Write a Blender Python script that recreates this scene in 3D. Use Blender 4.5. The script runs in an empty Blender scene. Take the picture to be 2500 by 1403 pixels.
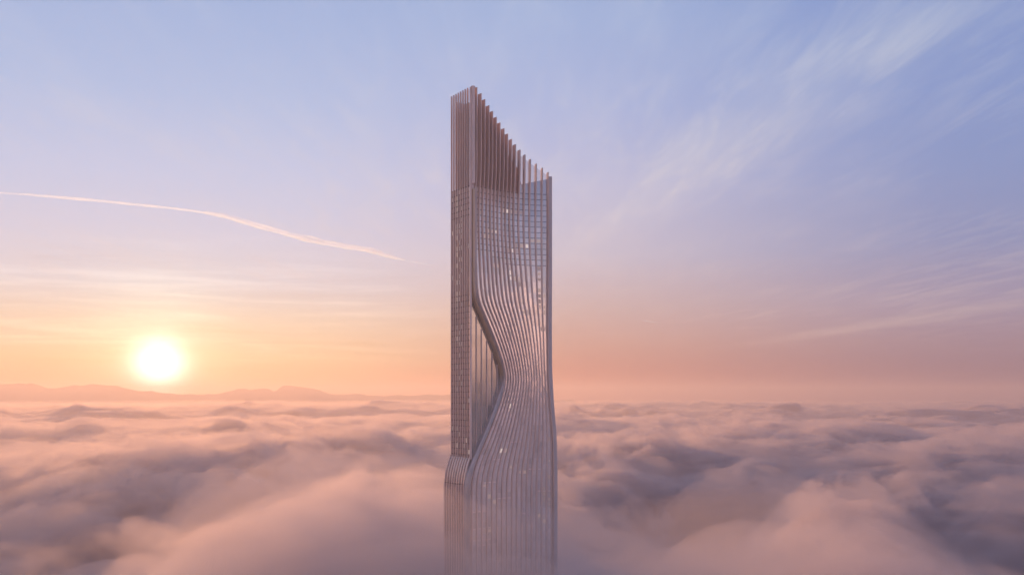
import bpy, bmesh, math, random
import numpy as np
from mathutils import Vector

# ------------------------------------------------------------------ scene, camera
S = bpy.context.scene
COL = S.collection
R = math.radians

CAM_Z = 300.0
F_PX = 2450.0                       # focal length measured in photo pixels (2500 wide)
HORIZON = 968.0                     # photo row of the horizon
cam_d = bpy.data.cameras.new("camera")
cam_d.sensor_width = 36.0
cam_d.lens = 36.0 * F_PX / 2500.0
cam_d.shift_y = (HORIZON - 701.5) / 2500.0
cam_d.clip_start = 1.0
cam_d.clip_end = 200000.0
cam = bpy.data.objects.new("camera", cam_d)
cam.location = (0, 0, CAM_Z)
cam.rotation_euler = (R(90), 0, 0)
COL.objects.link(cam)
S.camera = cam

# ------------------------------------------------------------------ render settings
S.render.engine = 'CYCLES'
cy = S.cycles
cy.use_denoising = True
try:
    cy.denoiser = 'OPENIMAGEDENOISE'
    cy.denoising_input_passes = 'RGB_ALBEDO_NORMAL'
except Exception:
    pass
cy.use_adaptive_sampling = True
cy.adaptive_threshold = 0.02
cy.max_bounces = 14
cy.volume_bounces = 10
cy.diffuse_bounces = 3
cy.glossy_bounces = 3
cy.transmission_bounces = 6
cy.transparent_max_bounces = 64
cy.volume_max_steps = 160
cy.sample_clamp_indirect = 6.0
S.view_settings.view_transform = 'Standard'
S.view_settings.look = 'None'
S.view_settings.exposure = 0.0
S.view_settings.gamma = 1.0

# ------------------------------------------------------------------ sky
SUN_AZ = math.atan((388 - 1250) / F_PX)      # to the left of the view axis
SUN_EL = R(1.6)
SUN_DIR = Vector((math.sin(SUN_AZ) * math.cos(SUN_EL), math.cos(SUN_AZ) * math.cos(SUN_EL), math.sin(SUN_EL)))

LAMP_EL = R(3.6)
LAMP_DIR = Vector((math.sin(SUN_AZ) * math.cos(LAMP_EL), math.cos(SUN_AZ) * math.cos(LAMP_EL), math.sin(LAMP_EL)))


def lin(c):
    return tuple((v / 255 / 12.92) if v <= 10 else ((v / 255 + 0.055) / 1.055) ** 2.4 for v in c)


world = bpy.data.worlds.new("World")
S.world = world
world.use_nodes = True
wt = world.node_tree
for n in list(wt.nodes):
    wt.nodes.remove(n)


class NT:
    """small helper to write node trees"""
    def __init__(self, tree):
        self.t = tree

    def new(self, kind, **kw):
        n = self.t.nodes.new(kind)
        for k, v in kw.items():
            setattr(n, k, v)
        return n

    def _in(self, sock, v):
        if hasattr(v, 'is_output') or isinstance(v, bpy.types.NodeSocket):
            self.t.links.new(v, sock)
        else:
            sock.default_value = v

    def math(self, op, a, b=0.0, c=0.0, clamp=False):
        n = self.new('ShaderNodeMath', operation=op, use_clamp=clamp)
        for i, v in enumerate((a, b, c)):
            self._in(n.inputs[i], v)
        return n.outputs[0]

    def vmath(self, op, a, b=(0, 0, 0), out=0):
        n = self.new('ShaderNodeVectorMath', operation=op)
        self._in(n.inputs[0], a)
        self._in(n.inputs[1], b)
        return n.outputs[out]

    def xyz(self, x, y, z):
        n = self.new('ShaderNodeCombineXYZ')
        for i, v in enumerate((x, y, z)):
            self._in(n.inputs[i], v)
        return n.outputs[0]

    def mapr(self, v, a, b, c=0.0, d=1.0, kind='SMOOTHSTEP'):
        n = self.new('ShaderNodeMapRange', interpolation_type=kind, clamp=True) if kind != 'LINEAR' else self.new('ShaderNodeMapRange', clamp=True)
        self._in(n.inputs[0], v)
        for i, q in enumerate((a, b, c, d)):
            self._in(n.inputs[i + 1], q)
        return n.outputs[0]

    def ramp(self, fac, stops, mode='LINEAR'):
        n = self.new('ShaderNodeValToRGB')
        n.color_ramp.interpolation = mode
        e = n.color_ramp.elements
        while len(e) > 1:
            e.remove(e[-1])
        e[0].position = stops[0][0]
        e[0].color = (*stops[0][1], 1)
        for p, c in stops[1:]:
            q = e.new(p)
            q.color = (*c, 1)
        self._in(n.inputs[0], fac)
        return n.outputs[0]

    def mix(self, fac, a, b, blend='MIX'):
        n = self.new('ShaderNodeMix', data_type='RGBA', blend_type=blend)
        n.clamp_factor = True
        self._in(n.inputs[0], fac)
        self._in(n.inputs[6], a)
        self._in(n.inputs[7], b)
        return n.outputs[2]

    def noise(self, vec, scale, detail=4.0, rough=0.55, dist=0.0):
        n = self.new('ShaderNodeTexNoise')
        self._in(n.inputs['Vector'], vec)
        n.inputs['Scale'].default_value = scale
        n.inputs['Detail'].default_value = detail
        n.inputs['Roughness'].default_value = rough
        n.inputs['Distortion'].default_value = dist
        return n.outputs[0]


W = NT(wt)
tc = W.new('ShaderNodeTexCoord')
D = W.vmath('NORMALIZE', tc.outputs['Generated'])
sep = W.new('ShaderNodeSeparateXYZ')
wt.links.new(D, sep.inputs[0])
dx, dy, dz = sep.outputs
el = W.math('MULTIPLY', W.math('ARCSINE', dz), 180 / math.pi)            # elevation in degrees
elp = W.mapr(el, 0.0, 90.0, kind='LINEAR')
# azimuth away from the sun, degrees
hl = W.math('SQRT', W.math('ADD', W.math('MULTIPLY', dx, dx), W.math('ADD', W.math('MULTIPLY', dy, dy), 1e-6)))
sdx, sdy = math.sin(SUN_AZ), math.cos(SUN_AZ)
cosaz = W.math('DIVIDE', W.math('ADD', W.math('MULTIPLY', dx, sdx), W.math('MULTIPLY', dy, sdy)), hl)
sgn = W.math('SUBTRACT', W.math('MULTIPLY', dx, sdy), W.math('MULTIPLY', dy, sdx))      # >0 to the right of the sun
daz = W.math('MULTIPLY', W.math('ARCCOSINE', W.math('MINIMUM', W.math('MAXIMUM', cosaz, -1.0), 1.0)), 180 / math.pi)


def sky_ramp(rows):
    return W.ramp(elp, [(e / 90.0, lin(c)) for e, c in rows])


sky_sun = sky_ramp([(0, (238, 172, 128)), (0.8, (241, 182, 136)), (2.2, (245, 206, 162)), (4, (240, 212, 186)), (6.2, (222, 211, 215)),
                    (9, (208, 205, 224)), (12, (196, 201, 228)), (16, (178, 192, 226)), (21, (162, 181, 221)), (35, (150, 162, 204)), (90, (86, 100, 146))])
sky_mid = sky_ramp([(0, (188, 122, 112)), (1.2, (196, 132, 120)), (3, (206, 160, 148)), (5, (207, 178, 175)), (8, (204, 193, 207)),
                    (12, (192, 191, 219)), (16, (174, 184, 221)), (21, (162, 180, 219)), (35, (140, 154, 198)), (90, (86, 100, 146))])
sky_far = sky_ramp([(0, (136, 106, 120)), (1.2, (144, 116, 130)), (3, (160, 136, 150)), (5, (164, 150, 172)), (8, (146, 151, 188)),
                    (12, (140, 154, 198)), (16, (134, 153, 203)), (21, (128, 149, 203)), (35, (122, 138, 188)), (90, (86, 100, 146))])
sky_left = sky_ramp([(0, (226, 166, 140)), (2, (236, 184, 156)), (5, (232, 200, 186)), (9, (216, 204, 212)), (15, (190, 196, 222)), (30, (146, 158, 200)), (90, (86, 100, 146))])
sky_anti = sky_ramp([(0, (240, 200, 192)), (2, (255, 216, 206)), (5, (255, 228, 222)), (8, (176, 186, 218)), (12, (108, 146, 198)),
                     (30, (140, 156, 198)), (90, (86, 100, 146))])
c1 = W.mix(W.mapr(daz, 5.0, 24.0), sky_sun, sky_mid)
right = W.mapr(sgn, -0.05, 0.10)
c1 = W.mix(right, W.mix(W.mapr(daz, 8.0, 40.0), sky_sun, sky_left), c1)
c2 = W.mix(W.math('MULTIPLY', right, W.mapr(daz, 20.0, 46.0)), c1, sky_far)
anti_fill = W.mix(W.mapr(el, 3.5, 8.0), (2.0, 1.62, 1.36, 1), (1.0, 1.0, 1.0, 1))       # added fill: boosts the low sky opposite the sun to light the tower
c3 = W.mix(W.mapr(daz, 52.0, 105.0), c2, W.mix(1.0, sky_anti, anti_fill, 'MULTIPLY'))

# high cirrus: a thin layer seen in perspective (direction / height above the horizon)
zc = W.math('MAXIMUM', dz, 0.015)
pu = W.math('DIVIDE', dx, zc)
pv = W.math('DIVIDE', dy, zc)
P = W.xyz(pu, pv, 0.0)
rot = W.new('ShaderNodeMapping')
wt.links.new(P, rot.inputs[0])
rot.inputs['Rotation'].default_value = (0, 0, R(-9.3))
rot.inputs['Scale'].default_value = (2.2, 0.42, 1)
fib = W.noise(rot.outputs[0], 1.6, 6.0, 0.6, 0.6)
wide = W.noise(P, 0.35, 3.0, 0.5, 0.3)
# one long plume, another faint low one
line1 = W.math('SUBTRACT', pu, W.math('ADD', 0.60, W.math('MULTIPLY', W.math('SUBTRACT', 5.76, pv), 0.163)))
wob = W.math('MULTIPLY', W.math('SUBTRACT', W.noise(P, 1.4, 3.0), 0.5), 0.22)
pl1 = W.mapr(W.math('ABSOLUTE', W.math('ADD', line1, wob)), 0.0, 0.42, 1.0, 0.0)
pl1 = W.math('MULTIPLY', pl1, W.math('MULTIPLY', W.mapr(pv, 1.6, 3.4), W.mapr(pv, 5.2, 8.5, 1.0, 0.0)))
fine = W.new('ShaderNodeMapping')
wt.links.new(P, fine.inputs[0])
fine.inputs['Rotation'].default_value = (0, 0, R(-9.3))
fine.inputs['Scale'].default_value = (7.0, 0.9, 1)
fib2 = W.noise(fine.outputs[0], 1.5, 6.0, 0.62, 0.9)
cross = W.new('ShaderNodeMapping')
wt.links.new(P, cross.inputs[0])
cross.inputs['Rotation'].default_value = (0, 0, R(62))
cross.inputs['Scale'].default_value = (6.0, 1.1, 1)
fib3 = W.noise(cross.outputs[0], 1.1, 6.0, 0.6, 0.5)
feather = W.math('ADD', W.math('MULTIPLY', W.mapr(fib2, 0.34, 0.70), 0.6), W.math('MULTIPLY', W.mapr(fib3, 0.38, 0.70), 0.6))
pl1 = W.math('MULTIPLY', pl1, W.math('ADD', 0.42, W.math('MULTIPLY', feather, 0.6)))
veil = W.math('MULTIPLY', W.math('ADD', W.math('MULTIPLY', W.mapr(fib, 0.40, 0.74), 0.5), W.math('MULTIPLY', W.math('MULTIPLY', W.mapr(fib3, 0.42, 0.74), 0.7), W.mapr(el, 5.0, 11.0))), W.mapr(wide, 0.34, 0.64))
veil = W.math('MULTIPLY', veil, W.mapr(el, 1.0, 5.0))
line2 = W.math('SUBTRACT', pu, W.math('ADD', 5.35, W.math('MULTIPLY', W.math('SUBTRACT', 10.9, pv), 0.092)))
pl2 = W.math('MULTIPLY', W.mapr(W.math('ABSOLUTE', W.math('ADD', line2, W.math('MULTIPLY', wob, 2.0))), 0.0, 0.75, 1.0, 0.0), W.math('MULTIPLY', W.mapr(pv, 8.0, 13.0), W.mapr(pv, 14.0, 22.0, 1.0, 0.0)))
pl2 = W.math('MULTIPLY', pl2, W.math('ADD', 0.35, W.math('MULTIPLY', fib2, 0.6)))
pl1 = W.math('ADD', pl1, W.math('MULTIPLY', pl2, 0.9))
cmask = W.math('ADD', W.math('MULTIPLY', pl1, 0.52), W.math('MULTIPLY', veil, 0.6), clamp=True)
cir_col = W.ramp(elp, [(0, lin((235, 190, 165))), (5 / 90, lin((226, 202, 196))), (10 / 90, lin((218, 208, 216))), (20 / 90, lin((196, 205, 226))), (1, lin((190, 200, 225)))])
cir_dim = W.mix(W.mapr(daz, 15, 60), cir_col, (0.80, 0.82, 0.86, 1), 'MULTIPLY')
c4 = W.mix(cmask, c3, cir_dim)

# the sun and its aureole, by true angle from the sun's direction
cs = W.vmath('DOT_PRODUCT', D, tuple(SUN_DIR), out=1)
ang = W.math('MULTIPLY', W.math('ARCCOSINE', W.math('MINIMUM', cs, 1.0)), 180 / math.pi)
# aureole a little taller than wide is not modelled: round
g1 = W.math('POWER', 2.718, W.math('MULTIPLY', W.math('POWER', W.math('DIVIDE', ang, 3.4), 2.0), -1.0))
g2 = W.math('POWER', 2.718, W.math('MULTIPLY', W.math('DIVIDE', ang, 4.2), -1.0))
disc = W.math('POWER', 2.718, W.math('MULTIPLY', W.math('POWER', W.math('DIVIDE', ang, 1.2), 2.0), -1.0))


def scaled(col, fac):
    n = W.new('ShaderNodeVectorMath', operation='SCALE')
    n.inputs[0].default_value = col
    wt.links.new(fac, n.inputs[3])
    return n.outputs[0]


c5 = W.vmath('ADD', c4, scaled((0.22, 0.31, 0.19), g1))
c5 = W.vmath('ADD', c5, scaled((0.05, 0.05, 0.02), g2))
c5 = W.vmath('ADD', c5, scaled((1.7, 1.7, 1.7), disc))
# thin bright streaks of cloud lying level round the low sun
stv = W.vmath('MULTIPLY', D, (5.0, 5.0, 95.0))
stn = W.noise(stv, 1.0, 5.0, 0.6, 0.4)
stm = W.math('MULTIPLY', W.mapr(stn, 0.48, 0.74), W.math('MULTIPLY', W.mapr(ang, 1.5, 24.0, 1.0, 0.0), W.mapr(el, 0.6, 3.0)))
c5 = W.vmath('ADD', c5, scaled((0.16, 0.15, 0.12), W.math('MULTIPLY', stm, W.mapr(el, 4.5, 10.0, 1.0, 0.0))))
std = W.math('MULTIPLY', W.mapr(stn, 0.46, 0.28), W.math('MULTIPLY', W.mapr(ang, 3.0, 26.0, 1.0, 0.0), W.mapr(el, 0.6, 3.0)))
c5 = W.vmath('SUBTRACT', c5, scaled((0.05, 0.07, 0.08), W.math('MULTIPLY', std, W.mapr(el, 4.5, 10.0, 1.0, 0.0))))
nish = W.new('ShaderNodeTexSky', sky_type='NISHITA')
nish.sun_disc = False
nish.sun_elevation = LAMP_EL
nish.sun_rotation = SUN_AZ
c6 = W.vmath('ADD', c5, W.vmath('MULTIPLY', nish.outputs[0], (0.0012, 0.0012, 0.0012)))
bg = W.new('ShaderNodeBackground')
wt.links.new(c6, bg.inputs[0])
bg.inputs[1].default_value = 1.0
wo = W.new('ShaderNodeOutputWorld')
wt.links.new(bg.outputs[0], wo.inputs[0])
world.cycles.sampling_method = 'MANUAL'
world.cycles.sample_map_resolution = 1024

# ------------------------------------------------------------------ sun lamp
sun_d = bpy.data.lights.new("sun", 'SUN')
sun_d.energy = 3.3
sun_d.angle = R(0.6)
sun_d.color = (1.0, 0.47, 0.19)
sun = bpy.data.objects.new("sun", sun_d)
sun.rotation_euler = LAMP_DIR.to_track_quat('Z', 'Y').to_euler()
sun.location = (0, 0, 700)
COL.objects.link(sun)


# ------------------------------------------------------------------ numpy noise
def perlin(x, y, seed):
    rng = np.random.RandomState(seed)
    perm = rng.permutation(256)
    ga = rng.rand(256) * 2 * np.pi
    gx, gy = np.cos(ga), np.sin(ga)
    xi, yi = np.floor(x).astype(np.int64), np.floor(y).astype(np.int64)
    xf, yf = x - xi, y - yi
    u = xf ** 3 * (xf * (xf * 6 - 15) + 10)
    v = yf ** 3 * (yf * (yf * 6 - 15) + 10)

    def g(i, j, fx, fy):
        h = perm[(perm[(xi + i) & 255] + yi + j) & 255]
        return gx[h] * fx + gy[h] * fy
    a = g(0, 0, xf, yf) * (1 - u) + g(1, 0, xf - 1, yf) * u
    b = g(0, 1, xf, yf - 1) * (1 - u) + g(1, 1, xf - 1, yf - 1) * u
    return (a * (1 - v) + b * v) * 1.5


def fbm(x, y, seed, octs=4, gain=0.5):
    s, a, f = 0.0, 1.0, 1.0
    for o in range(octs):
        s = s + a * perlin(x * f, y * f, seed + o * 17)
        a *= gain
        f *= 2.03
    return s


def billow(x, y, seed, octs=4, gain=0.5):
    s, a, f, t = 0.0, 1.0, 1.0, 0.0
    for o in range(octs):
        s = s + a * (2.9 * np.abs(perlin(x * f, y * f, seed + o * 13)) - 0.75)      # round heads, sharp creases
        t += a
        a *= gain
        f *= 2.1
    return s / t


def seg_bump(x, y, a, b, w):
    """0..1 bump along the segment a-b with half width w"""
    ax, ay = a
    bx, by = b
    L2 = (bx - ax) ** 2 + (by - ay) ** 2
    t = np.clip(((x - ax) * (bx - ax) + (y - ay) * (by - ay)) / L2, 0, 1)
    d2 = (x - ax - t * (bx - ax)) ** 2 + (y - ay - t * (by - ay)) ** 2
    return np.exp(-d2 / (w * w))


def cloud_height(x, y):
    r = np.hypot(x, y)
    wx = x + 90 * fbm(x / 420, y / 420, 5, 3)
    wy = y + 90 * fbm(x / 420, y / 420, 9, 3)
    # long rolls that run away from the viewer and to the right
    # long rolls that run away from the viewer and a little to the right
    c, s = math.cos(R(74)), math.sin(R(74))
    u = wx * c + wy * s
    v = -wx * s + wy * c
    r2 = np.clip((r - 1800) / 5000, 0, 1)
    h = 30 * fbm(u / 1700, v / 700, 31, 3)
    h = h + 34 * billow(u / 1000, v / 430, 41, 3, 0.5)
    h = h + 26 * (1 - 0.4 * r2) * billow(u / 420, v / 240, 47, 4, 0.55)
    h = h + 11 * (1 - 0.7 * r2) * billow(wx / 130, wy / 110, 51, 4, 0.6)
    far = np.clip((r - 1500) / 6000, 0, 1)
    h = h + far * (62 * fbm(wx / 4200, wy / 2600, 61, 4, 0.55) + 34 * billow(wx / 1500, wy / 1000, 63, 4, 0.5) - 8)
    jx = 75 * fbm(x / 170, y / 170, 15, 3)
    jy = 75 * fbm(x / 170, y / 170, 19, 3)
    # banks and hollows near the tower (one raised for its shade), cloud heads on the horizon
    for a, b, w, k in BANKS:
        bx, by = (wx + jx, wy + jy) if a[1] > 6000 else (x, y)
        h = h + k * seg_bump(bx, by, a, b, w)
    return h


BANKS = [
    ((-205, 620), (-125, 1330), 85, 46),
    ((-380, 1150), (-105, 1800), 130, -108),
    ((-680, 2000), (-300, 2750), 170, 30),  # bank added on the sun side to shade the hollow in front
    ((-70, 735), (70, 770), 120, -34),
    ((230, 700), (350, 1200), 95, 44),
    ((150, 880), (300, 1600), 130, -95),
    ((420, 760), (560, 1000), 110, -52),
    ((-340, 640), (-560, 950), 160, -58),
    ((380, 2400), (1000, 3300), 260, 40),
    ((300, 2000), (640, 2600), 170, -46),
    ((500, 8600), (540, 8650), 90, 95), ((600, 8800), (650, 8700), 100, 135), ((720, 9000), (750, 8900), 85, 120), ((860, 9300), (900, 9200), 120, 80), ((1040, 9000), (1080, 9100), 75, 125),
    ((1300, 9500), (1500, 9300), 130, 70), ((2420, 9100), (2560, 9000), 120, 100), ((2700, 9300), (2760, 9200), 90, 85), ((3500, 7000), (3700, 7100), 220, 60),
]


def link(o):
    COL.objects.link(o)
    return o


def cloud_mesh(name, base, k, bottom, mat, seed_shift=0.0, extra=None, rmax=23000.0):
    fr = np.arange(-36, 36.01, 0.25)
    bk = np.arange(37.5, 323, 1.5)
    ang = np.radians(np.concatenate([fr, bk]))
    nr = 560
    rad = 30.0 * (rmax / 30.0) ** (np.arange(nr) / (nr - 1))
    A, Q = np.meshgrid(ang, rad)
    X, Y = np.sin(A) * Q, np.cos(A) * Q
    Z = base + k * cloud_height(X + seed_shift, Y)
    if extra is not None:
        Z = Z + extra(X, Y)
    Z = np.maximum(Z, bottom + 20)
    na = len(ang)
    co = np.stack([X, Y, Z], -1).reshape(-1, 3)
    low = np.stack([X[-1], Y[-1], np.full(na, bottom)], -1)
    ctr = np.array([[0, 0, Z[0].mean()], [0, 0, bottom]])
    verts = np.concatenate([co, low, ctr])
    i = np.arange(nr - 1)[:, None] * na
    j = np.arange(na)[None, :]
    j2 = (j + 1) % na
    quads = np.stack([i + j, i + j2, i + na + j2, i + na + j], -1).reshape(-1, 4)[:, ::-1]
    o0 = (nr - 1) * na
    jj = np.arange(na)
    wall = np.stack([o0 + jj, o0 + (jj + 1) % na, nr * na + (jj + 1) % na, nr * na + jj], -1)[:, ::-1]
    quads = np.concatenate([quads, wall])
    ct, cb = nr * na + na, nr * na + na + 1
    t1 = np.stack([jj, (jj + 1) % na, np.full(na, ct)], -1)
    t2 = np.stack([nr * na + (jj + 1) % na, nr * na + jj, np.full(na, cb)], -1)
    tris = np.concatenate([t1, t2])
    me = bpy.data.meshes.new(name)
    nq, ntr = len(quads), len(tris)
    me.vertices.add(len(verts))
    me.vertices.foreach_set("co", verts.astype(np.float32).ravel())
    me.loops.add(nq * 4 + ntr * 3)
    me.loops.foreach_set("vertex_index", np.concatenate([quads.ravel(), tris.ravel()]).astype(np.int32))
    me.polygons.add(nq + ntr)
    me.polygons.foreach_set("loop_start", np.concatenate([np.arange(nq) * 4, nq * 4 + np.arange(ntr) * 3]).astype(np.int32))
    me.update(calc_edges=True)
    me.polygons.foreach_set("use_smooth", np.ones(nq + ntr, bool))
    me.validate()
    bm = bmesh.new()
    bm.from_mesh(me)
    bmesh.ops.recalc_face_normals(bm, faces=bm.faces)
    bm.to_mesh(me)
    bm.free()
    me.materials.append(mat)
    o = link(bpy.data.objects.new(name, me))
    return o


def vol_mat(name, density, color, g):
    m = bpy.data.materials.new(name)
    m.use_nodes = True
    t = m.node_tree
    for n in list(t.nodes):
        t.nodes.remove(n)
    v = t.nodes.new('ShaderNodeVolumePrincipled')
    v.inputs['Color'].default_value = (*color, 1)
    v.inputs['Density'].default_value = density
    v.inputs['Anisotropy'].default_value = g
    o = t.nodes.new('ShaderNodeOutputMaterial')
    t.links.new(v.outputs[0], o.inputs['Volume'])
    return m


def wispy_mat(name, density, color, g, step):
    # cloud vapour of uneven density, drawn out along the wind
    m = vol_mat(name, density, color, g)
    n = NT(m.node_tree)
    v = [q for q in m.node_tree.nodes if q.type == 'PRINCIPLED_VOLUME'][0]
    t = n.new('ShaderNodeTexCoord')
    mp = n.new('ShaderNodeMapping')
    m.node_tree.links.new(t.outputs['Object'], mp.inputs[0])
    mp.inputs['Rotation'].default_value = (0, 0, R(16))
    mp.inputs['Scale'].default_value = (0.0085, 0.0034, 0.012)
    no = n.noise(mp.outputs[0], 1.0, 4.0, 0.6, 1.2)
    d = n.mapr(no, 0.44, 0.68, 0.05, 3.2, 'LINEAR')
    m.node_tree.links.new(n.math('MULTIPLY', d, density), v.inputs['Density'])
    m.cycles.volume_step_rate = step
    return m


def principled(name, base, rough=0.5, metal=0.0):
    m = bpy.data.materials.new(name)
    m.use_nodes = True
    b = m.node_tree.nodes['Principled BSDF']
    b.inputs['Base Color'].default_value = (*base, 1)
    b.inputs['Roughness'].default_value = rough
    b.inputs['Metallic'].default_value = metal
    return m


def kind(o, k, label=None):
    o['kind'] = k
    if label:
        o['label'] = label
    return o


# ------------------------------------------------------------------ ground, cloud sea, haze
def box_obj(name, lo, hi, mat):
    bm = bmesh.new()
    bmesh.ops.create_cube(bm, size=1.0)
    for v in bm.verts:
        v.co = Vector((lo[i] + (v.co[i] + 0.5) * (hi[i] - lo[i]) for i in range(3)))
    me = bpy.data.meshes.new(name)
    bm.to_mesh(me)
    bm.free()
    me.materials.append(mat)
    return link(bpy.data.objects.new(name, me))


ground_me = bpy.data.meshes.new("ground")
ground_me.from_pydata([(-26000, -26000, 0), (26000, -26000, 0), (26000, 26000, 0), (-26000, 26000, 0)], [], [(0, 1, 2, 3)])
ground_me.materials.append(principled("dark_land", (0.10, 0.09, 0.08), 0.9))
kind(link(bpy.data.objects.new("ground", ground_me)), 'structure')

def settle(drop, r0, r1, YC=500.0):
    """mist lies round the foot of the tower and sinks into the cloud farther out"""
    def f(x, y):
        t = np.clip((np.hypot(x, y - YC) - r0) / (r1 - r0), 0, 1)
        return -drop * t * t * (3 - 2 * t)
    return f


kind(cloud_mesh("cloud_sea", 148, 1.0, 8.0, vol_mat("dense_cloud", 0.024, (0.765, 0.685, 0.685), 0.5)), 'stuff', "rolling sea of pink and mauve cloud below the tower")
kind(cloud_mesh("mist", 182, 1.0, 6.0, wispy_mat("thin_mist", 0.0046, (0.785, 0.705, 0.70), 0.5, 0.015), extra=settle(60, 3500, 9000), rmax=9500.0), 'stuff', "torn wisps of mist lying over the cloud sea")
kind(cloud_mesh("low_veil", 222, 0.6, 4.0, vol_mat("low_veil_mist", 0.0038, (0.90, 0.81, 0.79), 0.4), extra=settle(110, 130, 480, 740.0)), 'stuff', "veil of mist around the foot of the tower")
kind(cloud_mesh("upper_veil", 256, 0.6, 3.0, vol_mat("upper_veil_mist", 0.0016, (0.90, 0.81, 0.79), 0.4), extra=settle(140, 130, 480, 740.0)), 'stuff', "faintest upper veil of mist around the foot of the tower")
kind(cloud_mesh("far_mist", 238, 0.3, 2.0, vol_mat("far_mist", 0.6e-4, (0.86, 0.75, 0.70), 0.6)), 'stuff', "thin warm mist over the distant cloud")
kind(box_obj("haze", (-26500, -26500, -1), (26500, 26500, 560), vol_mat("haze_air", 6.6e-5, (0.80, 0.72, 0.70), 0.5)), 'stuff')

# ------------------------------------------------------------------ skyscraper: measures
K = F_PX
D0 = 735.0                                   # metres from the viewer to the front corner


def smooth_table(rows, vals, lo, hi, n, win):
    """row/value table -> smooth lookup over z"""
    zz = np.linspace(lo, hi, n)
    o = np.argsort(rows)
    v = np.interp(zz, np.array(rows)[o], np.array(vals)[o])
    k = np.hanning(win)
    k /= k.sum()
    vp = np.pad(v, win // 2, mode='edge')
    v2 = np.convolve(vp, k, mode='valid')[:n]
    return lambda z: float(np.interp(z, zz, v2))


def row_z(row, y=D0):
    return CAM_Z + (HORIZON - row) / K * y


# plan line of the wide facade: straight, then turning to face the viewer
A0, A1, SLEN = R(48), R(80), 78.0
S_LO = -14.0
ss = np.linspace(S_LO, SLEN, 1841)
aa = A0 + (A1 - A0) * np.clip((ss - 26) / 38, 0, 1) ** 2 * (3 - 2 * np.clip((ss - 26) / 38, 0, 1))
ds = ss[1] - ss[0]
tx, ty = np.sin(aa), np.cos(aa)
px_ = np.concatenate([[0], np.cumsum((tx[1:] + tx[:-1]) / 2 * ds)])
py_ = np.concatenate([[0], np.cumsum((ty[1:] + ty[:-1]) / 2 * ds)])
i0 = int(np.argmin(np.abs(ss)))
C0 = Vector(((1150 - 1250) / K * D0, D0))
px_ += C0.x - px_[i0]
py_ += C0.y - py_[i0]
pic = 1250 + K * px_ / py_


def s_of(px):
    return float(np.interp(px, pic, ss))


def plan(s):
    return Vector((float(np.interp(s, ss, px_)), float(np.interp(s, ss, py_))))


def tang(s):
    a = float(np.interp(s, ss, aa))
    return Vector((math.sin(a), math.cos(a))), Vector((math.cos(a), -math.sin(a)))


def wp(s, d, z):
    """point on the wide facade: s along it, d metres out of it"""
    p = plan(s)
    n = tang(s)[1]
    return Vector((p.x + n.x * d, p.y + n.y * d, z))


# edge of the wave (inner side of its rim) and right edge, read as photo row -> column
EDGE_L = [(380, 1159), (640, 1159), (690, 1159), (721, 1160.5), (742, 1165), (764, 1175), (807, 1194), (850, 1212), (880, 1222), (905, 1228), (920, 1229.5), (938, 1228.5), (967, 1221),
          (999, 1210), (1045, 1192), (1088, 1173), (1118, 1159), (1142, 1150), (1165, 1144.5), (1195, 1142), (1250, 1142), (2000, 1142)]
EDGE_R = [(380, 1338), (690, 1338), (800, 1337.5), (900, 1338), (960, 1341), (1003, 1344), (1045, 1348), (1088, 1350), (1142, 1351), (2000, 1351)]
Z_TOP, Z_BOT = 560.0, 0.0
sL = smooth_table([row_z(r, D0 + 12) for r, c in EDGE_L], [s_of(c) for r, c in EDGE_L], -20, 600, 621, 15)
sR = smooth_table([row_z(r, D0 + 30) for r, c in EDGE_R], [s_of(c) for r, c in EDGE_R], -20, 600, 621, 21)
Z_APEX = row_z(920, D0 + 12)

FIN_PX = [1159, 1168, 1177, 1187, 1196, 1205, 1214, 1224, 1233, 1243, 1253, 1265, 1278, 1292, 1307, 1322, 1336]
FIN_ROW = [212, 227.5, 242, 257, 271, 285.4, 299, 313, 326, 339, 352, 365, 377, 388, 399, 409, 419.5]
NF = 17
t_top = [(s_of(p) - s_of(1159)) / (s_of(1338) - s_of(1159)) for p in FIN_PX]
t_low = [(i + 0.75) / (NF + 0.1) for i in range(NF)]
t_top = [(p - 1159) / (1338 - 1159) for p in FIN_PX]


def sstep(a, b, x):
    t = min(1.0, max(0.0, (x - a) / (b - a)))
    return t * t * (3 - 2 * t)


def fin_t(i, z):
    k = sstep(row_z(820), row_z(520), z)
    return t_low[i] * (1 - k) + t_top[i] * k


def fin_s(i, z):
    a, b = np.interp((sL(z), sR(z)), ss, pic)
    return s_of(a + (b - a) * fin_t(i, z))


def fin_depth(z):
    return 0.95 + 2.5 * sstep(row_z(520), row_z(385), z)


fin_top = []
for i in range(NF):
    s_i = s_of(FIN_PX[i])
    y_i = wp(s_i, 4.2, 0).y
    fin_top.append(row_z(FIN_ROW[i], y_i))

# narrow face
LD = Vector((-math.sin(R(32)), math.cos(R(32))))          # along it, away from the corner
LN = Vector((-math.cos(R(32)), -math.sin(R(32))))         # out of it
C0L = C0 + LD * 1.2
LW = 28.2
Z_CROWN = row_z(210, D0)
Z_ROOF = row_z(452, D0)
Z_LEDGE = row_z(1117, D0)
FLOOR = 4.2


def lp(u, d, z):
    return Vector((C0L.x + LD.x * u + LN.x * d, C0L.y + LD.y * u + LN.y * d, z))


def flare(z):
    t = min(1.0, max(0.0, (Z_LEDGE - z) / 25.0))
    return 0.5 + 5.2 * (1 - (1 - t) ** 2)


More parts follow.
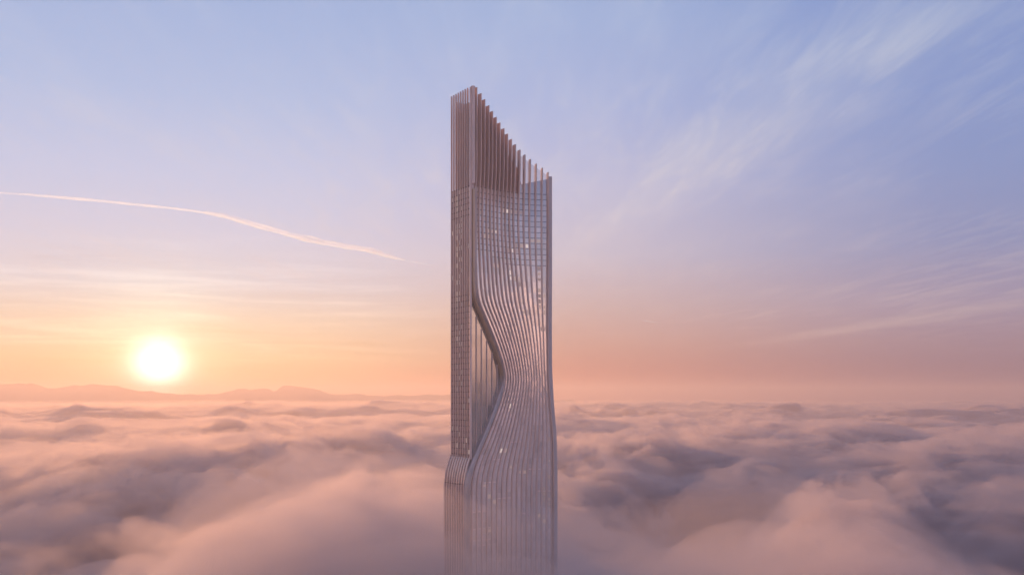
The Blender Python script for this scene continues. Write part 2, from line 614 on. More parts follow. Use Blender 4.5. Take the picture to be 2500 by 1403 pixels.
# ------------------------------------------------------------------ materials of the tower
def metal_mat(name, col, rough=0.42, metal=0.55, var=0.10):
    m = principled(name, col, rough, metal)
    n = NT(m.node_tree)
    b = m.node_tree.nodes['Principled BSDF']
    g = n.new('ShaderNodeTexCoord')
    st = n.vmath('MULTIPLY', g.outputs['Object'], (0.35, 0.35, 0.05))
    v = n.mapr(n.noise(st, 1.0, 3.0), 0.3, 0.7, 1.0 - var, 1.0 + var, 'LINEAR')
    c = n.vmath('MULTIPLY', col, n.xyz(v, v, v))
    m.node_tree.links.new(c, b.inputs['Base Color'])
    r = n.mapr(n.noise(g.outputs['Object'], 0.3, 3.0), 0.3, 0.7, rough - 0.06, rough + 0.08, 'LINEAR')
    m.node_tree.links.new(r, b.inputs['Roughness'])
    return m


def glass_mat(name, tint, refl, dark, rough=0.06):
    """coated curtain-wall glass: a mirror-like coat over a dim interior, differing a little from pane to pane"""
    m = bpy.data.materials.new(name)
    m.use_nodes = True
    n = NT(m.node_tree)
    m.node_tree.nodes.remove(m.node_tree.nodes['Principled BSDF'])
    at = n.new('ShaderNodeAttribute', attribute_name='pane')
    pv = at.outputs['Fac']
    dif = n.new('ShaderNodeBsdfDiffuse')
    k = n.mapr(pv, 0.0, 1.0, 0.72, 1.3, 'LINEAR')
    m.node_tree.links.new(n.vmath('MULTIPLY', dark, n.xyz(k, k, k)), dif.inputs[0])
    glo = n.new('ShaderNodeBsdfGlossy')
    glo.inputs['Color'].default_value = (*tint, 1)
    glo.inputs['Roughness'].default_value = rough
    fr = n.new('ShaderNodeLayerWeight')
    fr.inputs[0].default_value = 0.35
    f = n.math('ADD', refl, n.math('MULTIPLY', fr.outputs['Fresnel'], 0.6))
    f = n.math('ADD', f, n.mapr(pv, 0.0, 1.0, -0.07, 0.07, 'LINEAR'), clamp=True)
    mx = n.new('ShaderNodeMixShader')
    n._in(mx.inputs[0], f)
    m.node_tree.links.new(dif.outputs[0], mx.inputs[1])
    m.node_tree.links.new(glo.outputs[0], mx.inputs[2])
    m.node_tree.links.new(mx.outputs[0], m.node_tree.nodes['Material Output'].inputs[0])
    return m


def clear_glass(name, tint, fac):
    m = bpy.data.materials.new(name)
    m.use_nodes = True
    n = NT(m.node_tree)
    m.node_tree.nodes.remove(m.node_tree.nodes['Principled BSDF'])
    tr = n.new('ShaderNodeBsdfTransparent')
    tr.inputs[0].default_value = (*tint, 1)
    glo = n.new('ShaderNodeBsdfGlossy')
    glo.inputs['Color'].default_value = (0.9, 0.86, 0.86, 1)
    glo.inputs['Roughness'].default_value = 0.05
    mx = n.new('ShaderNodeMixShader')
    mx.inputs[0].default_value = fac
    m.node_tree.links.new(tr.outputs[0], mx.inputs[1])
    m.node_tree.links.new(glo.outputs[0], mx.inputs[2])
    m.node_tree.links.new(mx.outputs[0], m.node_tree.nodes['Material Output'].inputs[0])
    return m


def lit_mat(name, col, e):
    m = principled(name, (0.52, 0.42, 0.38), 0.2)
    b = m.node_tree.nodes['Principled BSDF']
    b.inputs['Emission Color'].default_value = (*col, 1)
    b.inputs['Emission Strength'].default_value = e
    return m


M_FIN = metal_mat("bronze_fin", (0.68, 0.52, 0.47), 0.42, 0.15)
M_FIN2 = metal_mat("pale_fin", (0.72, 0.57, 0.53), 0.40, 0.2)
M_TRIM = metal_mat("grey_trim", (0.52, 0.44, 0.43), 0.36, 0.4)
M_SOFFIT = metal_mat("bronze_soffit", (0.66, 0.50, 0.38), 0.45, 0.3)
M_PIL = metal_mat("pilaster_metal", (0.55, 0.50, 0.52), 0.45, 0.3, 0.04)
M_BAND = metal_mat("dark_band", (0.06, 0.045, 0.05), 0.5, 0.2)
M_CORE = metal_mat("crown_core", (0.72, 0.57, 0.54), 0.6, 0.1)
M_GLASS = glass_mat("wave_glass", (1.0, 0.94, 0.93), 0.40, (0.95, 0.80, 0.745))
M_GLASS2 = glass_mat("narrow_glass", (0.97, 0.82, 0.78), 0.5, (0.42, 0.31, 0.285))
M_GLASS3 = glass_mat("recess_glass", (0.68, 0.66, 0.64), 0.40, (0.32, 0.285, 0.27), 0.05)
M_SCREEN = clear_glass("crown_screen_glass", (0.84, 0.78, 0.78), 0.22)
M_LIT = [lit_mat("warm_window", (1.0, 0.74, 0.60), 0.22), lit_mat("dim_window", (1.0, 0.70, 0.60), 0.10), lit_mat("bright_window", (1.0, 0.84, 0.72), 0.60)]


# ------------------------------------------------------------------ tower parts
tower = bpy.data.objects.new("skyscraper", None)
tower.location = (C0.x + 12, C0.y + 22, 0)
tower['label'] = "tall bronze skyscraper with a slanted finned crown and a wave cut into its facade"
tower['category'] = "skyscraper"
link(tower)
T0 = Vector(tower.location)


def part(name, verts, faces, mat, smooth=False, parent=None, pane=None, label=None):
    me = bpy.data.meshes.new(name)
    base = T0
    me.from_pydata([tuple(Vector(v) - base) for v in verts], [], faces)
    if pane is not None:
        at = me.attributes.new('pane', 'FLOAT', 'FACE')
        at.data.foreach_set('value', pane)
    me.materials.append(mat)
    if smooth:
        me.polygons.foreach_set("use_smooth", [True] * len(me.polygons))
    o = bpy.data.objects.new(name, me)
    o.parent = parent or tower
    if label:
        o['label'] = label
    return link(o)


def loft(name, rings, mat, parent=None, label=None, smooth=False):
    """closed sections joined one above the other, capped at both ends"""
    n = len(rings[0])
    v = [p for r in rings for p in r]
    f = []
    for k in range(len(rings) - 1):
        for j in range(n):
            j2 = (j + 1) % n
            f.append((k * n + j, k * n + j2, (k + 1) * n + j2, (k + 1) * n + j))
    f.append(tuple(range(n))[::-1])
    m = (len(rings) - 1) * n
    f.append(tuple(m + j for j in range(n)))
    o = part(name, v, f, mat, smooth, parent, None, label)
    bm = bmesh.new()
    bm.from_mesh(o.data)
    bmesh.ops.recalc_face_normals(bm, faces=bm.faces)
    bm.to_mesh(o.data)
    bm.free()
    return o


def zs(a, b, step=3.0):
    n = max(2, int(abs(b - a) / step) + 1)
    return [a + (b - a) * k / (n - 1) for k in range(n)]


rng = random.Random(11)

# --- wide facade: curtain wall pane by pane
floors = []
z = Z_ROOF
while z > 8:
    floors.append(z)
    z -= FLOOR
floors.append(4.0)


def pane_mesh(name, cells, mat, tilt=0.016, label=None):
    v, f, pa = [], [], []
    for quad in cells:
        k = len(v)
        q = [Vector(p) for p in quad]
        nrm = (q[1] - q[0]).cross(q[3] - q[0]).normalized()
        a, b = rng.uniform(-tilt, tilt), rng.uniform(-tilt, tilt)
        for p, (e, g) in zip(q, ((-1, -1), (1, -1), (1, 1), (-1, 1))):
            v.append(p + nrm * (a * e + b * g))
        f.append((k, k + 1, k + 2, k + 3))
        c = (q[0] + q[2]) / 2
        blk = random.Random(int(c.z / 12.6) * 7919 + int((c.x + c.y) / 9.0) * 104729).random()
        pa.append(0.6 * blk + 0.4 * rng.random())
    return part(name, v, f, mat, pane=pa, label=label)


def bay_s(j, z):
    """boundaries of the bays between fins"""
    if j == 0:
        return sL(z) - 0.3
    if j == NF + 1:
        return sR(z) + 0.3
    return fin_s(j - 1, z)


cells = []
cell_ix = {}
for k in range(len(floors) - 1):
    z1, z0 = floors[k], floors[k + 1]
    for j in range(NF + 1):
        cell_ix[(k, j)] = len(cells)
        cells.append((wp(bay_s(j, z0), 0, z0), wp(bay_s(j + 1, z0), 0, z0), wp(bay_s(j + 1, z1), 0, z1), wp(bay_s(j, z1), 0, z1)))
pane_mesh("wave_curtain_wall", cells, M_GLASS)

# --- wave fins
for i in range(NF):
    rings = []
    for z in zs(4.0, fin_top[i], 3.0):
        s = fin_s(i, z)
        t, n = tang(s)
        p = plan(s)
        d = fin_depth(z)
        if i == 0:
            d *= 0.8
        w = min(0.75 if i < 10 else 0.9, 0.16 * (sR(z) - sL(z)) / NF * (1 - (0.45 if i < 10 else 0.1) * sstep(row_z(560), row_z(400), z)))
        q = []
        for (e, g) in ((-w, -0.3), (w, -0.3), (w * 0.9, d), (-w * 0.9, d)):
            q.append((p.x + t.x * e + n.x * g, p.y + t.y * e + n.y * g, z))
        rings.append(q)
    loft("wave_fin", rings, M_FIN)

# --- floor bands on the upper part of the wide facade
k = 0
for k in range(0, 14):
    z = floors[k]
    j0, j1 = 0, NF + 1
    if k == 12:
        j0 = 5
    if k == 13:
        j0 = 8
    sa, sb = bay_s(j0, z), bay_s(j1, z)
    rings = []
    for q in range(13):
        s = sa + (sb - sa) * q / 12
        rings.append([wp(s, -0.1, z - 0.19), wp(s, 0.15, z - 0.19), wp(s, 0.15, z + 0.19), wp(s, -0.1, z + 0.19)])
    loft("floor_band", rings, M_BAND)

# --- lit windows of the wide facade
LIT_W = [(11.0, 1232, 1262), (16, 1190, 1215), (19, 1182, 1215), (22, 1245, 1266), (20, 1280, 1300)]
spots = []
for k, j, m in [(3, 8, 0), (3, 9, 2), (3, 10, 0), (3, 11, 1), (3, 12, 1), (2, 2, 1), (3, 2, 1), (4, 2, 1), (5, 3, 1), (7, 4, 0), (7, 5, 0), (7, 6, 2), (8, 3, 0), (8, 4, 0), (8, 5, 1),
                (9, 12, 0), (9, 13, 2), (9, 11, 1), (10, 9, 1), (10, 10, 2), (10, 11, 1), (8, 14, 0), (8, 15, 0), (13, 5, 0), (13, 6, 0), (14, 9, 2), (15, 9, 2), (15, 10, 0), (15, 11, 0),
                (16, 11, 1), (21, 11, 0), (21, 12, 2), (26, 10, 0), (26, 11, 0), (27, 11, 0), (25, 6, 0), (26, 5, 1), (29, 9, 1), (30, 13, 0), (31, 12, 1), (33, 13, 2), (38, 4, 2), (39, 5, 0),
                (41, 4, 0), (46, 5, 2), (46, 6, 0), (49, 8, 0), (50, 10, 0), (50, 11, 0), (52, 3, 0), (54, 4, 0), (55, 5, 0), (57, 9, 1), (57, 10, 1), (58, 14, 0), (59, 15, 0), (60, 3, 1), (60, 4, 0),
                (61, 0, 1), (61, 1, 1)]:
    spots.append((k, j, m))
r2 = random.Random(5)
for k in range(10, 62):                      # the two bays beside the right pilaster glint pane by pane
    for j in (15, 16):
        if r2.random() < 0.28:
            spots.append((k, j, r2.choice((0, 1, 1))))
seen = set()
WIN = []
for k, j, m in spots:
    if (k, j) in seen or k >= len(floors) - 1:
        continue
    seen.add((k, j))
    hh = rng.choice((0.5, 0.8, 1.2))
    z1, z0 = floors[k] - hh, floors[k + 1] + hh
    a0, b0 = bay_s(j, z0), bay_s(j + 1, z0)
    a1, b1 = bay_s(j, z1), bay_s(j + 1, z1)
    e = rng.choice((0.9, 1.1, 1.4))
    WIN.append([[wp(a0 + e, 0.02, z0), wp(b0 - e, 0.02, z0), wp(b0 - e, 0.10, z0), wp(a0 + e, 0.10, z0)],
                        [wp(a1 + e, 0.02, z1), wp(b1 - e, 0.02, z1), wp(b1 - e, 0.10, z1), wp(a1 + e, 0.10, z1)]] + [M_LIT[m]])

# --- pale strips added in place of bright glints on some floors lower down
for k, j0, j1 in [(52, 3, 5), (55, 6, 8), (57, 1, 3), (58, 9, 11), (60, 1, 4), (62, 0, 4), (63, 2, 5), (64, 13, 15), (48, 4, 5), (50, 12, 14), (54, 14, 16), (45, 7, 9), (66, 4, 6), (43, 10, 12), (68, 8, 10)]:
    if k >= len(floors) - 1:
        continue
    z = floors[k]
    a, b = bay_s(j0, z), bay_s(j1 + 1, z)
    loft("glint_strip", [[wp(a + (b - a) * q / 6, 0.03, z - 0.35), wp(a + (b - a) * q / 6, 0.14, z - 0.35), wp(a + (b - a) * q / 6, 0.14, z + 0.35), wp(a + (b - a) * q / 6, 0.03, z + 0.35)] for q in range(7)], M_FIN2)

# --- rim of the wave: grey outer band, bronze soffit above, grey sill below
Z_RIM = row_z(458, D0)


def rim_w(z):
    return 2.1 + 0.5 * sstep(row_z(900), row_z(1190), z) * 0


rings = []
for z in zs(4.0, Z_RIM, 2.0):
    s = sL(z)
    rings.append([wp(s - 1.5, -0.4, z), wp(s, -0.4, z), wp(s, 2.5, z), wp(s - 0.35, 2.7, z), wp(s - 0.75, 2.4, z), wp(s - 1.15, 2.7, z), wp(s - 1.5, 2.5, z)])
loft("wave_rim", rings, M_TRIM)
rings = []
for z in zs(Z_APEX - 2, Z_RIM - 0.5, 2.0):
    s = sL(z)
    k = sstep(Z_APEX - 2, Z_APEX + 26, z)
    rings.append([wp(s - 1.5, -1.9, z), wp(s - 1.5, 2.0, z), wp(s - 1.55 - 0.7 * k, 1.0, z), wp(s - 1.55 - 0.8 * k, -1.9, z)])
loft("rim_soffit", rings, M_SOFFIT)
rings = []
for z in zs(4.0, Z_APEX + 1, 2.0):
    s = sL(z)
    k = sstep(Z_APEX + 1, Z_APEX - 16, z)
    rings.append([wp(s - 1.5, -1.9, z), wp(s - 1.5, 2.2, z), wp(s - 1.6 - 1.3 * k, 1.5, z), wp(s - 1.6 - 1.5 * k, -1.9, z)])
loft("rim_sill", rings, M_TRIM)

# --- right pilaster
rings = []
Z_PIL = row_z(432, plan(s_of(1345)).y)
for z in zs(4.0, Z_PIL, 3.0):
    s = sR(z)
    rings.append([wp(s + 0.3, -6, z), wp(s + 3.0, -6, z), wp(s + 3.0, 1.0, z), wp(s + 2.6, 1.4, z), wp(s + 0.3, 1.4, z)])
loft("edge_pilaster", rings, M_PIL)
rings = []
for z in zs(4.0, Z_PIL - 0.6, 3.0):
    s = sR(z)
    rings.append([wp(s - 0.5, -0.2, z), wp(s + 0.25, -0.2, z), wp(s + 0.25, 2.4, z), wp(s - 0.5, 2.4, z)])
loft("pilaster_trim", rings, M_FIN)

# --- recessed wall inside the wave
RD = -1.6
sa, sb = s_of(1150), s_of(1243)
rz = zs(row_z(1135), row_z(700), 8.4)
cells = []
cols = [sa + (sb - sa) * k / 7 for k in range(8)]
for k in range(len(rz) - 1):
    for j in range(7):
        cells.append((wp(cols[j], RD, rz[k]), wp(cols[j + 1], RD, rz[k]), wp(cols[j + 1], RD, rz[k + 1]), wp(cols[j], RD, rz[k + 1])))
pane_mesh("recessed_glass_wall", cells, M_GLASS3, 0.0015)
for pxf, rt in ((1163.5, 771), (1176, 801), (1189, 829), (1202, 857), (1214, 888)):
    s = s_of(pxf)
    s = s + (s - s_of(pxf - 3)) * 0.8
    rings = []
    for z in (row_z(1128), row_z(rt)):
        t, n = tang(s)
        p = plan(s)
        rings.append([(p.x + t.x * e + n.x * g, p.y + t.y * e + n.y * g, z) for e, g in ((-0.2, RD - 0.1), (0.2, RD - 0.1), (0.2, RD + 0.6), (-0.2, RD + 0.6))])
    loft("recess_fin", rings, M_CORE)

# --- narrow face
NB = 8
cells = []
lf = [z for z in floors if z > Z_LEDGE]
lf.append(Z_LEDGE)
for k in range(len(lf) - 1):
    for j in range(NB):
        u0, u1 = LW * j / NB, LW * (j + 1) / NB
        cells.append((lp(u1, 0, lf[k + 1]), lp(u0, 0, lf[k + 1]), lp(u0, 0, lf[k]), lp(u1, 0, lf[k])))
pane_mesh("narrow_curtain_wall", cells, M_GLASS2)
for j in range(NB + 1):
    u = LW * j / NB
    w = 0.30
    d = 0.75
    top = Z_CROWN - 0.3
    z0 = Z_LEDGE - 1
    if j == 0:
        continue
    loft("narrow_fin", [[lp(u - w, -0.3, z), lp(u - w, d, z), lp(u + w, d, z), lp(u + w, -0.3, z)] for z in (z0, top)], M_FIN2 if j == NB else M_FIN)
for k, z in enumerate(lf[:-1]):
    row = HORIZON - (z - CAM_Z) / D0 * K
    if 535 < row < 715:
        continue
    loft("floor_band", [[lp(u, -0.1, z - 0.2), lp(u, 0.2, z - 0.2), lp(u, 0.2, z + 0.2), lp(u, -0.1, z + 0.2)] for u in (0, LW)], M_BAND)
r3 = random.Random(8)
for k in range(len(lf) - 2):
    for j in range(NB):
        pr = {3: 0.36, 4: 0.42, 5: 0.45}.get(j, 0.03) if k < 36 else {1: 0.12, 2: 0.14, 0: 0.08}.get(j, 0.05)
        if r3.random() < pr:
            u0, u1 = LW * j / NB + 0.8, LW * (j + 1) / NB - 0.7
            z1, z0 = lf[k] - 0.5, lf[k + 1] + 0.5
            WIN.append([[lp(u0, 0.02, z), lp(u0, 0.1, z), lp(u1, 0.1, z), lp(u1, 0.02, z)] for z in (z0, z1)] + [M_LIT[r3.choice((0, 1, 1, 0))]])
# the hundred largest lit windows are parts, the remaining small ones are one part
WIN.sort(key=lambda w: -(w[0][0] - w[0][1]).length * (w[0][0] - w[1][0]).length - (w[0][0] - w[0][2]).length)
for w in WIN[:100]:
    loft("lit_window", [w[0], w[1]], w[2])
v, f = [], []
for w in WIN[100:]:
    k = len(v)
    v += w[0] + w[1]
    f += [(k + a, k + b, k + c, k + d) for a, b, c, d in ((0, 1, 5, 4), (1, 2, 6, 5), (2, 3, 7, 6), (3, 0, 4, 7), (0, 3, 2, 1), (4, 5, 6, 7))]
if v:
    o = part("lit_windows", v, f, M_LIT[1])
    bm = bmesh.new()
    bm.from_mesh(o.data)
    bmesh.ops.recalc_face_normals(bm, faces=bm.faces)
    bm.to_mesh(o.data)
    bm.free()
    o['kind'] = 'stuff'


# corner between the two faces: dark slot, pale post beside it, full-height corner panel on the crown
loft("corner_slot", [[lp(-0.1, -0.4, z), lp(-0.1, 0.15, z), lp(0.9, 0.15, z), lp(0.9, -0.4, z)] for z in (row_z(724), Z_RIM + 2)], M_BAND)
loft("corner_post", [[lp(-1.2, -0.6, z), lp(-1.2, 0.7, z), lp(-0.3, 0.7, z), lp(-0.3, -0.6, z)] for z in (Z_LEDGE - 1, Z_CROWN - 0.8)], M_FIN2)
s0 = s_of(1150.5)
loft("corner_panel", [[wp(s0, -0.5, z), wp(s0, 1.6, z), wp(s0 + 2.2, 1.9, z), wp(s0 + 2.2, -0.5, z)] for z in (Z_RIM + 3.2, Z_CROWN)], M_FIN2)
loft("corner_notch", [[wp(s0, -0.7, z), wp(s0, 0.7, z), wp(s0 + 2.4, 0.7, z), wp(s0 + 2.4, -0.7, z)] for z in (Z_RIM - 1, Z_RIM + 3.2)], M_CORE)

# --- lower body of the narrow face, flaring out below the ledge
bz = [Z_LEDGE - 0.0] + [Z_LEDGE - 25 * q / 10 for q in range(1, 11)] + [Z_LEDGE - 25 - FLOOR * q for q in range(1, 60) if Z_LEDGE - 25 - FLOOR * q > 4]


def base_u(j, z):
    u_a = -1.0
    return u_a + (LW + 0.5 - u_a) * j / NB


cells = []
for k in range(len(bz) - 1):
    for j in range(NB):
        cells.append((lp(base_u(j + 1, 0), flare(bz[k + 1]), bz[k + 1]), lp(base_u(j, 0), flare(bz[k + 1]), bz[k + 1]), lp(base_u(j, 0), flare(bz[k]), bz[k]), lp(base_u(j + 1, 0), flare(bz[k]), bz[k])))
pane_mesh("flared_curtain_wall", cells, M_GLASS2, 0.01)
for j in range(NB + 1):
    u = base_u(j, 0)
    rings = []
    for z in [Z_LEDGE + 0.9] + bz:
        o = flare(min(z, Z_LEDGE))
        rings.append([lp(u - 0.3, o - 0.3, z), lp(u - 0.3, o + 0.7, z), lp(u + 0.3, o + 0.7, z), lp(u + 0.3, o - 0.3, z)])
    loft("flared_fin", rings, M_FIN2 if j in (3, 5, 8) else M_FIN)
zb = row_z(1182)
loft("floor_band", [[lp(u, flare(zb) - 0.1, zb - 0.2), lp(u, flare(zb) + 0.2, zb - 0.2), lp(u, flare(zb) + 0.2, zb + 0.2), lp(u, flare(zb) - 0.1, zb + 0.2)] for u in (base_u(0, 0), base_u(NB, 0))], M_BAND)
loft("ledge", [[lp(-1, 0.0, z), lp(-1, 0.55, z), lp(LW + 0.5, 0.55, z), lp(LW + 0.5, 0.0, z)] for z in (Z_LEDGE - 0.5, Z_LEDGE + 0.05)], M_TRIM)

# --- body behind the two faces (rear walls and roof)
pr_ = wp(s_of(1338) + 3, -1.0, 0)
pl_ = lp(LW - 0.1, -0.35, 0)
pb_ = Vector((pl_.x + (pr_.x - C0.x), pl_.y + (pr_.y - C0.y), 0))
foot = [lp(0.2, -0.35, 0)] + [wp(s, -2.4, 0) for s in np.linspace(s_of(1158), s_of(1338), 9)] + [pr_, pb_, pl_]
loft("rear_body", [[(p.x, p.y, z) for p in foot] for z in (2.0, Z_ROOF)], M_CORE)
# plant storey inside the crown, its top falling with the fins
ctop = []
for q in np.linspace(0.04, 0.80, 18):
    s = s_of(1159) + (s_of(1338) - s_of(1159)) * q
    zt = np.interp(q, t_top, fin_top)
    ctop.append((s, max(Z_ROOF + 0.5, zt - 5 - 14 * q ** 3 - 420 * max(0.0, q - 0.66))))
core = []
v, f = [], []
for s, zt in ctop:
    for d in (-3.0, -16.0):
        v.append(wp(s, d, Z_ROOF))
        v.append(wp(s, d, zt))
n = len(ctop)
for k in range(n - 1):
    a, b = k * 4, k * 4 + 4
    f += [(a, b, b + 1, a + 1), (a + 1, b + 1, b + 3, a + 3), (a + 3, b + 3, b + 2, a + 2)]
f += [(0, 1, 3, 2), (4 * (n - 1), 4 * (n - 1) + 2, 4 * (n - 1) + 3, 4 * (n - 1) + 1)]
part("crown_plant_room", v, f, M_CORE)
ra, rb = row_z(262), row_z(244, 755)
loft("crown_plant_room", [[lp(1.5, -2.5, Z_ROOF), lp(1.5, -2.5, ra), lp(1.5, -9, ra), lp(1.5, -9, Z_ROOF)], [lp(LW - 8, -2.5, Z_ROOF), lp(LW - 8, -2.5, ra + 1), lp(LW - 8, -9, ra + 1), lp(LW - 8, -9, Z_ROOF)],
                         [lp(LW - 1, -2.5, Z_ROOF), lp(LW - 1, -2.5, rb), lp(LW - 1, -9, rb), lp(LW - 1, -9, Z_ROOF)]], M_CORE)

# --- glass of the top storey on the right, its head rising to the pilaster
cells = []
for j in range(11, NF):
    a, b = FIN_PX[j], (FIN_PX[j + 1] if j < NF - 1 else 1339)
    sa, sb = s_of(a), s_of(b)
    za, zb = [row_z(449 - 12 * (q - 1278) / 61, plan(s_of(q)).y) for q in (a, b)]
    cells.append((wp(sa, 0.06, Z_ROOF), wp(sb, 0.06, Z_ROOF), wp(sb, 0.06, zb), wp(sa, 0.06, za)))
pane_mesh("crown_glass", cells, M_GLASS, 0.01)
# --- glass screens of the crown
cells = []
for j in range(NF):
    a = FIN_PX[j]
    b = FIN_PX[j + 1] if j < NF - 1 else 1339
    ta = fin_top[j] - 1.8
    tb = (fin_top[j + 1] if j < NF - 1 else Z_PIL) - 1.8
    sa, sb = s_of(a), s_of(b)
    nz = max(1, int((ta - Z_ROOF) / 9))
    for k in range(nz):
        f0, f1 = k / nz, (k + 1) / nz
        cells.append((wp(sa, 0, Z_ROOF + (ta - Z_ROOF) * f0), wp(sb, 0, Z_ROOF + (tb - Z_ROOF) * f0), wp(sb, 0, Z_ROOF + (tb - Z_ROOF) * f1), wp(sa, 0, Z_ROOF + (ta - Z_ROOF) * f1)))
pane_mesh("crown_screen", cells, M_SCREEN, 0.01)
cells = []
for j in range(NB):
    u0, u1 = LW * j / NB, LW * (j + 1) / NB
    for k in range(8):
        z0 = Z_ROOF + (Z_CROWN - 1.6 - Z_ROOF) * k / 8
        z1 = Z_ROOF + (Z_CROWN - 1.6 - Z_ROOF) * (k + 1) / 8
        cells.append((lp(u1, 0, z0), lp(u0, 0, z0), lp(u0, 0, z1), lp(u1, 0, z1)))
pane_mesh("crown_screen", cells, M_SCREEN, 0.01)

# ------------------------------------------------------------------ hills on the horizon
hp = [(-300, 950), (-120, 944), (0, 938), (45, 935), (85, 940), (125, 950), (160, 944), (220, 937), (270, 941), (330, 952), (430, 962), (520, 962), (570, 953), (593, 946), (612, 953), (640, 949), (658, 949),
      (668, 953), (700, 941), (745, 947), (775, 953), (820, 963), (870, 961), (920, 966), (1000, 965), (1050, 962), (1120, 968), (1250, 972), (1400, 976)]
YH = 24000.0
xs = np.array([(p - 1250) / K * YH for p, r in hp])
zh = np.array([CAM_Z + (HORIZON - r) / K * YH for p, r in hp])
gx = np.linspace(xs[0], xs[-1], 420)
gy = np.linspace(-1, 1, 41)
GX, GY = np.meshgrid(gx, gy)
ridge = np.interp(gx, xs, zh)[None, :]
wobble = fbm(GX / 900, GY * 2.0, 77, 4, 0.55)
prof = np.clip(1 - np.abs(GY) ** 1.3, 0, 1)
HZ = ridge * (prof + 0.10 * wobble * (np.abs(GY) > 0.01) * prof) + (30 * fbm(GX / 420, GY * 4, 88, 4) + 12 * fbm(GX / 140, GY * 7, 90, 3)) * prof
me = bpy.data.meshes.new("hills")
hv = np.stack([GX, YH + GY * 2000, HZ - 2], -1).reshape(-1, 3)
nx = len(gx)
me.from_pydata([tuple(p) for p in hv], [], [(r * nx + c, r * nx + c + 1, (r + 1) * nx + c + 1, (r + 1) * nx + c) for r in range(len(gy) - 1) for c in range(nx - 1)])
mh = principled("hill_land", (0.09, 0.085, 0.075), 0.9)
hn = NT(mh.node_tree)
htc = hn.new('ShaderNodeTexCoord')
mh.node_tree.links.new(hn.ramp(hn.noise(htc.outputs['Object'], 0.004, 5.0), [(0.3, (0.05, 0.055, 0.04)), (0.7, (0.13, 0.11, 0.09))]), mh.node_tree.nodes['Principled BSDF'].inputs['Base Color'])
me.materials.append(mh)
kind(link(bpy.data.objects.new("hills", me)), 'structure')


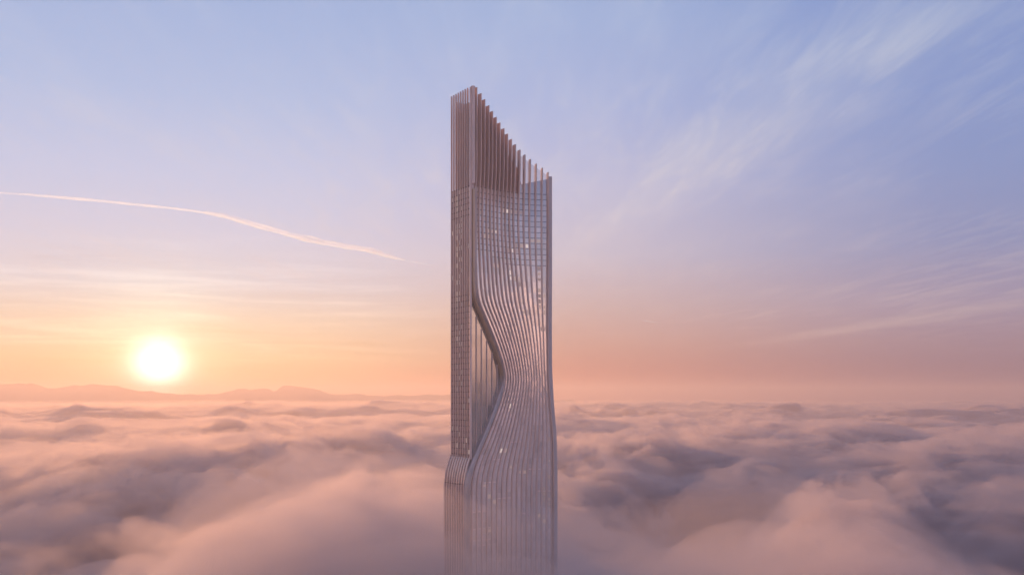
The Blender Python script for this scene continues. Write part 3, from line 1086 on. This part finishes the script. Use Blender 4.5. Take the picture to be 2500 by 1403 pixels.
# ------------------------------------------------------------------ contrails
def contrail(name, pts, alt, widths, dens, label, strands, seed):
    r = random.Random(seed)
    P3 = []
    for (px, row) in pts:
        y = alt * K / (HORIZON - row)
        P3.append(Vector(((px - 1250) / K * y, y, CAM_Z + alt)))
    # resample
    N = 240
    d = [0]
    for a, b in zip(P3, P3[1:]):
        d.append(d[-1] + (b - a).length)
    tt = np.linspace(0, d[-1], N)
    C = np.stack([np.interp(tt, d, [p[i] for p in P3]) for i in range(3)], -1)
    ker = np.hanning(17)
    ker /= ker.sum()
    for i in range(3):
        C[:, i] = np.convolve(np.pad(C[:, i], 8, mode='reflect', reflect_type='odd'), ker, mode='valid')
    Wd = np.interp(tt / d[-1], [w[0] for w in widths], [w[1] for w in widths])
    q = np.arange(N)
    o3 = sum(P3, Vector()) / len(P3)
    root = None
    for st in range(strands):
        a, b = 0, N
        if st:
            a = int(r.uniform(0.5, 0.84) * N)
            b = min(N, a + int(r.uniform(0.08, 0.22) * N))
        n1 = fbm(q / 14.0, np.full(N, 3.7 * st + 0.5), seed + 3 * st, 4, 0.6)
        n2 = fbm(q / 20.0, np.full(N, 5.1 * st + 0.5), seed + 40 + st, 3)
        v, f = [], []
        up = Vector((0, 0, 1))
        M = 16
        for k in range(a, b):
            e = math.sin(math.pi * (k - a + 0.5) / (b - a)) ** 0.6 if st else 1.0
            w = max(1.0, Wd[k] * (0.75 + 0.5 * float(n1[k])) * (0.6 if st else 1.0) * e)
            T = Vector(C[min(k + 1, N - 1)] - C[max(k - 1, 0)]).normalized()
            sd = T.cross(up).normalized()
            c = Vector(C[k])
            if st:
                c += up * (Wd[k] * (0.45 + 0.5 * float(n2[k]))) + sd * (Wd[k] * (0.5 + 0.4 * st))
            else:
                c += up * (Wd[k] * 0.25 * float(n2[k]))
            for m in range(M):
                an = 2 * math.pi * m / M
                v.append(c + sd * (math.cos(an) * w) + up * (math.sin(an) * w * 0.8))
        nk = b - a
        for k in range(nk - 1):
            for m in range(M):
                m2 = (m + 1) % M
                f.append((k * M + m, k * M + m2, (k + 1) * M + m2, (k + 1) * M + m))
        f.append(tuple(range(M))[::-1])
        f.append(tuple((nk - 1) * M + m for m in range(M)))
        nm = "wisp" if st else name
        me = bpy.data.meshes.new(nm)
        me.from_pydata([tuple(p - o3) for p in v], [], f)
        bm = bmesh.new()
        bm.from_mesh(me)
        bmesh.ops.recalc_face_normals(bm, faces=bm.faces)
        bm.to_mesh(me)
        bm.free()
        me.polygons.foreach_set("use_smooth", [True] * len(me.polygons))
        me.materials.append(trail_mat(dens * (0.5 if st else 1.0)))
        o = link(bpy.data.objects.new(nm, me))
        if st:
            o.parent = root
        else:
            root = o
            o.location = o3
            o['label'] = label
            o['category'] = "contrail"
    return root


def trail_mat(dens):
    """thin ice cloud: lets the sky through, most at its edges, and glows when lit from behind"""
    m = bpy.data.materials.new("ice_trail")
    m.use_nodes = True
    n = NT(m.node_tree)
    L = m.node_tree.links
    m.node_tree.nodes.remove(m.node_tree.nodes['Principled BSDF'])
    tl = n.new('ShaderNodeBsdfTranslucent')
    tl.inputs[0].default_value = (0.95, 0.96, 1.0, 1)
    tr = n.new('ShaderNodeBsdfTransparent')
    mx = n.new('ShaderNodeMixShader')
    mx.inputs[0].default_value = 0.02
    L.new(tr.outputs[0], mx.inputs[1])
    L.new(tl.outputs[0], mx.inputs[2])
    out = m.node_tree.nodes['Material Output']
    L.new(mx.outputs[0], out.inputs[0])
    v = n.new('ShaderNodeVolumePrincipled')
    v.inputs['Color'].default_value = (0.62, 0.81, 1.0, 1)
    v.inputs['Density'].default_value = dens
    v.inputs['Anisotropy'].default_value = 0.6
    L.new(v.outputs[0], out.inputs['Volume'])
    return m


contrail("contrail", [(-1100, 396), (-650, 424), (-260, 452), (-120, 461), (0, 470), (100, 478), (200, 487), (300, 496), (400, 507), (480, 517), (540, 526), (600, 545), (660, 562), (720, 578), (780, 593), (830, 602), (890, 611), (940, 624), (990, 636), (1030, 643), (1064, 648)],
         2500.0, [(0, 30), (0.48, 28), (0.6, 32), (0.68, 42), (0.8, 44), (0.9, 38), (0.97, 20), (1, 4)], 0.0125, "long white contrail drifting down towards the tower", 9, 21)
contrail("contrail", [(1552, 781), (1570, 782), (1590, 785), (1612, 788)], 1800.0, [(0, 5), (0.4, 18), (0.7, 14), (1, 4)], 0.010, "very short faint vapour trail right of the tower", 1, 33)
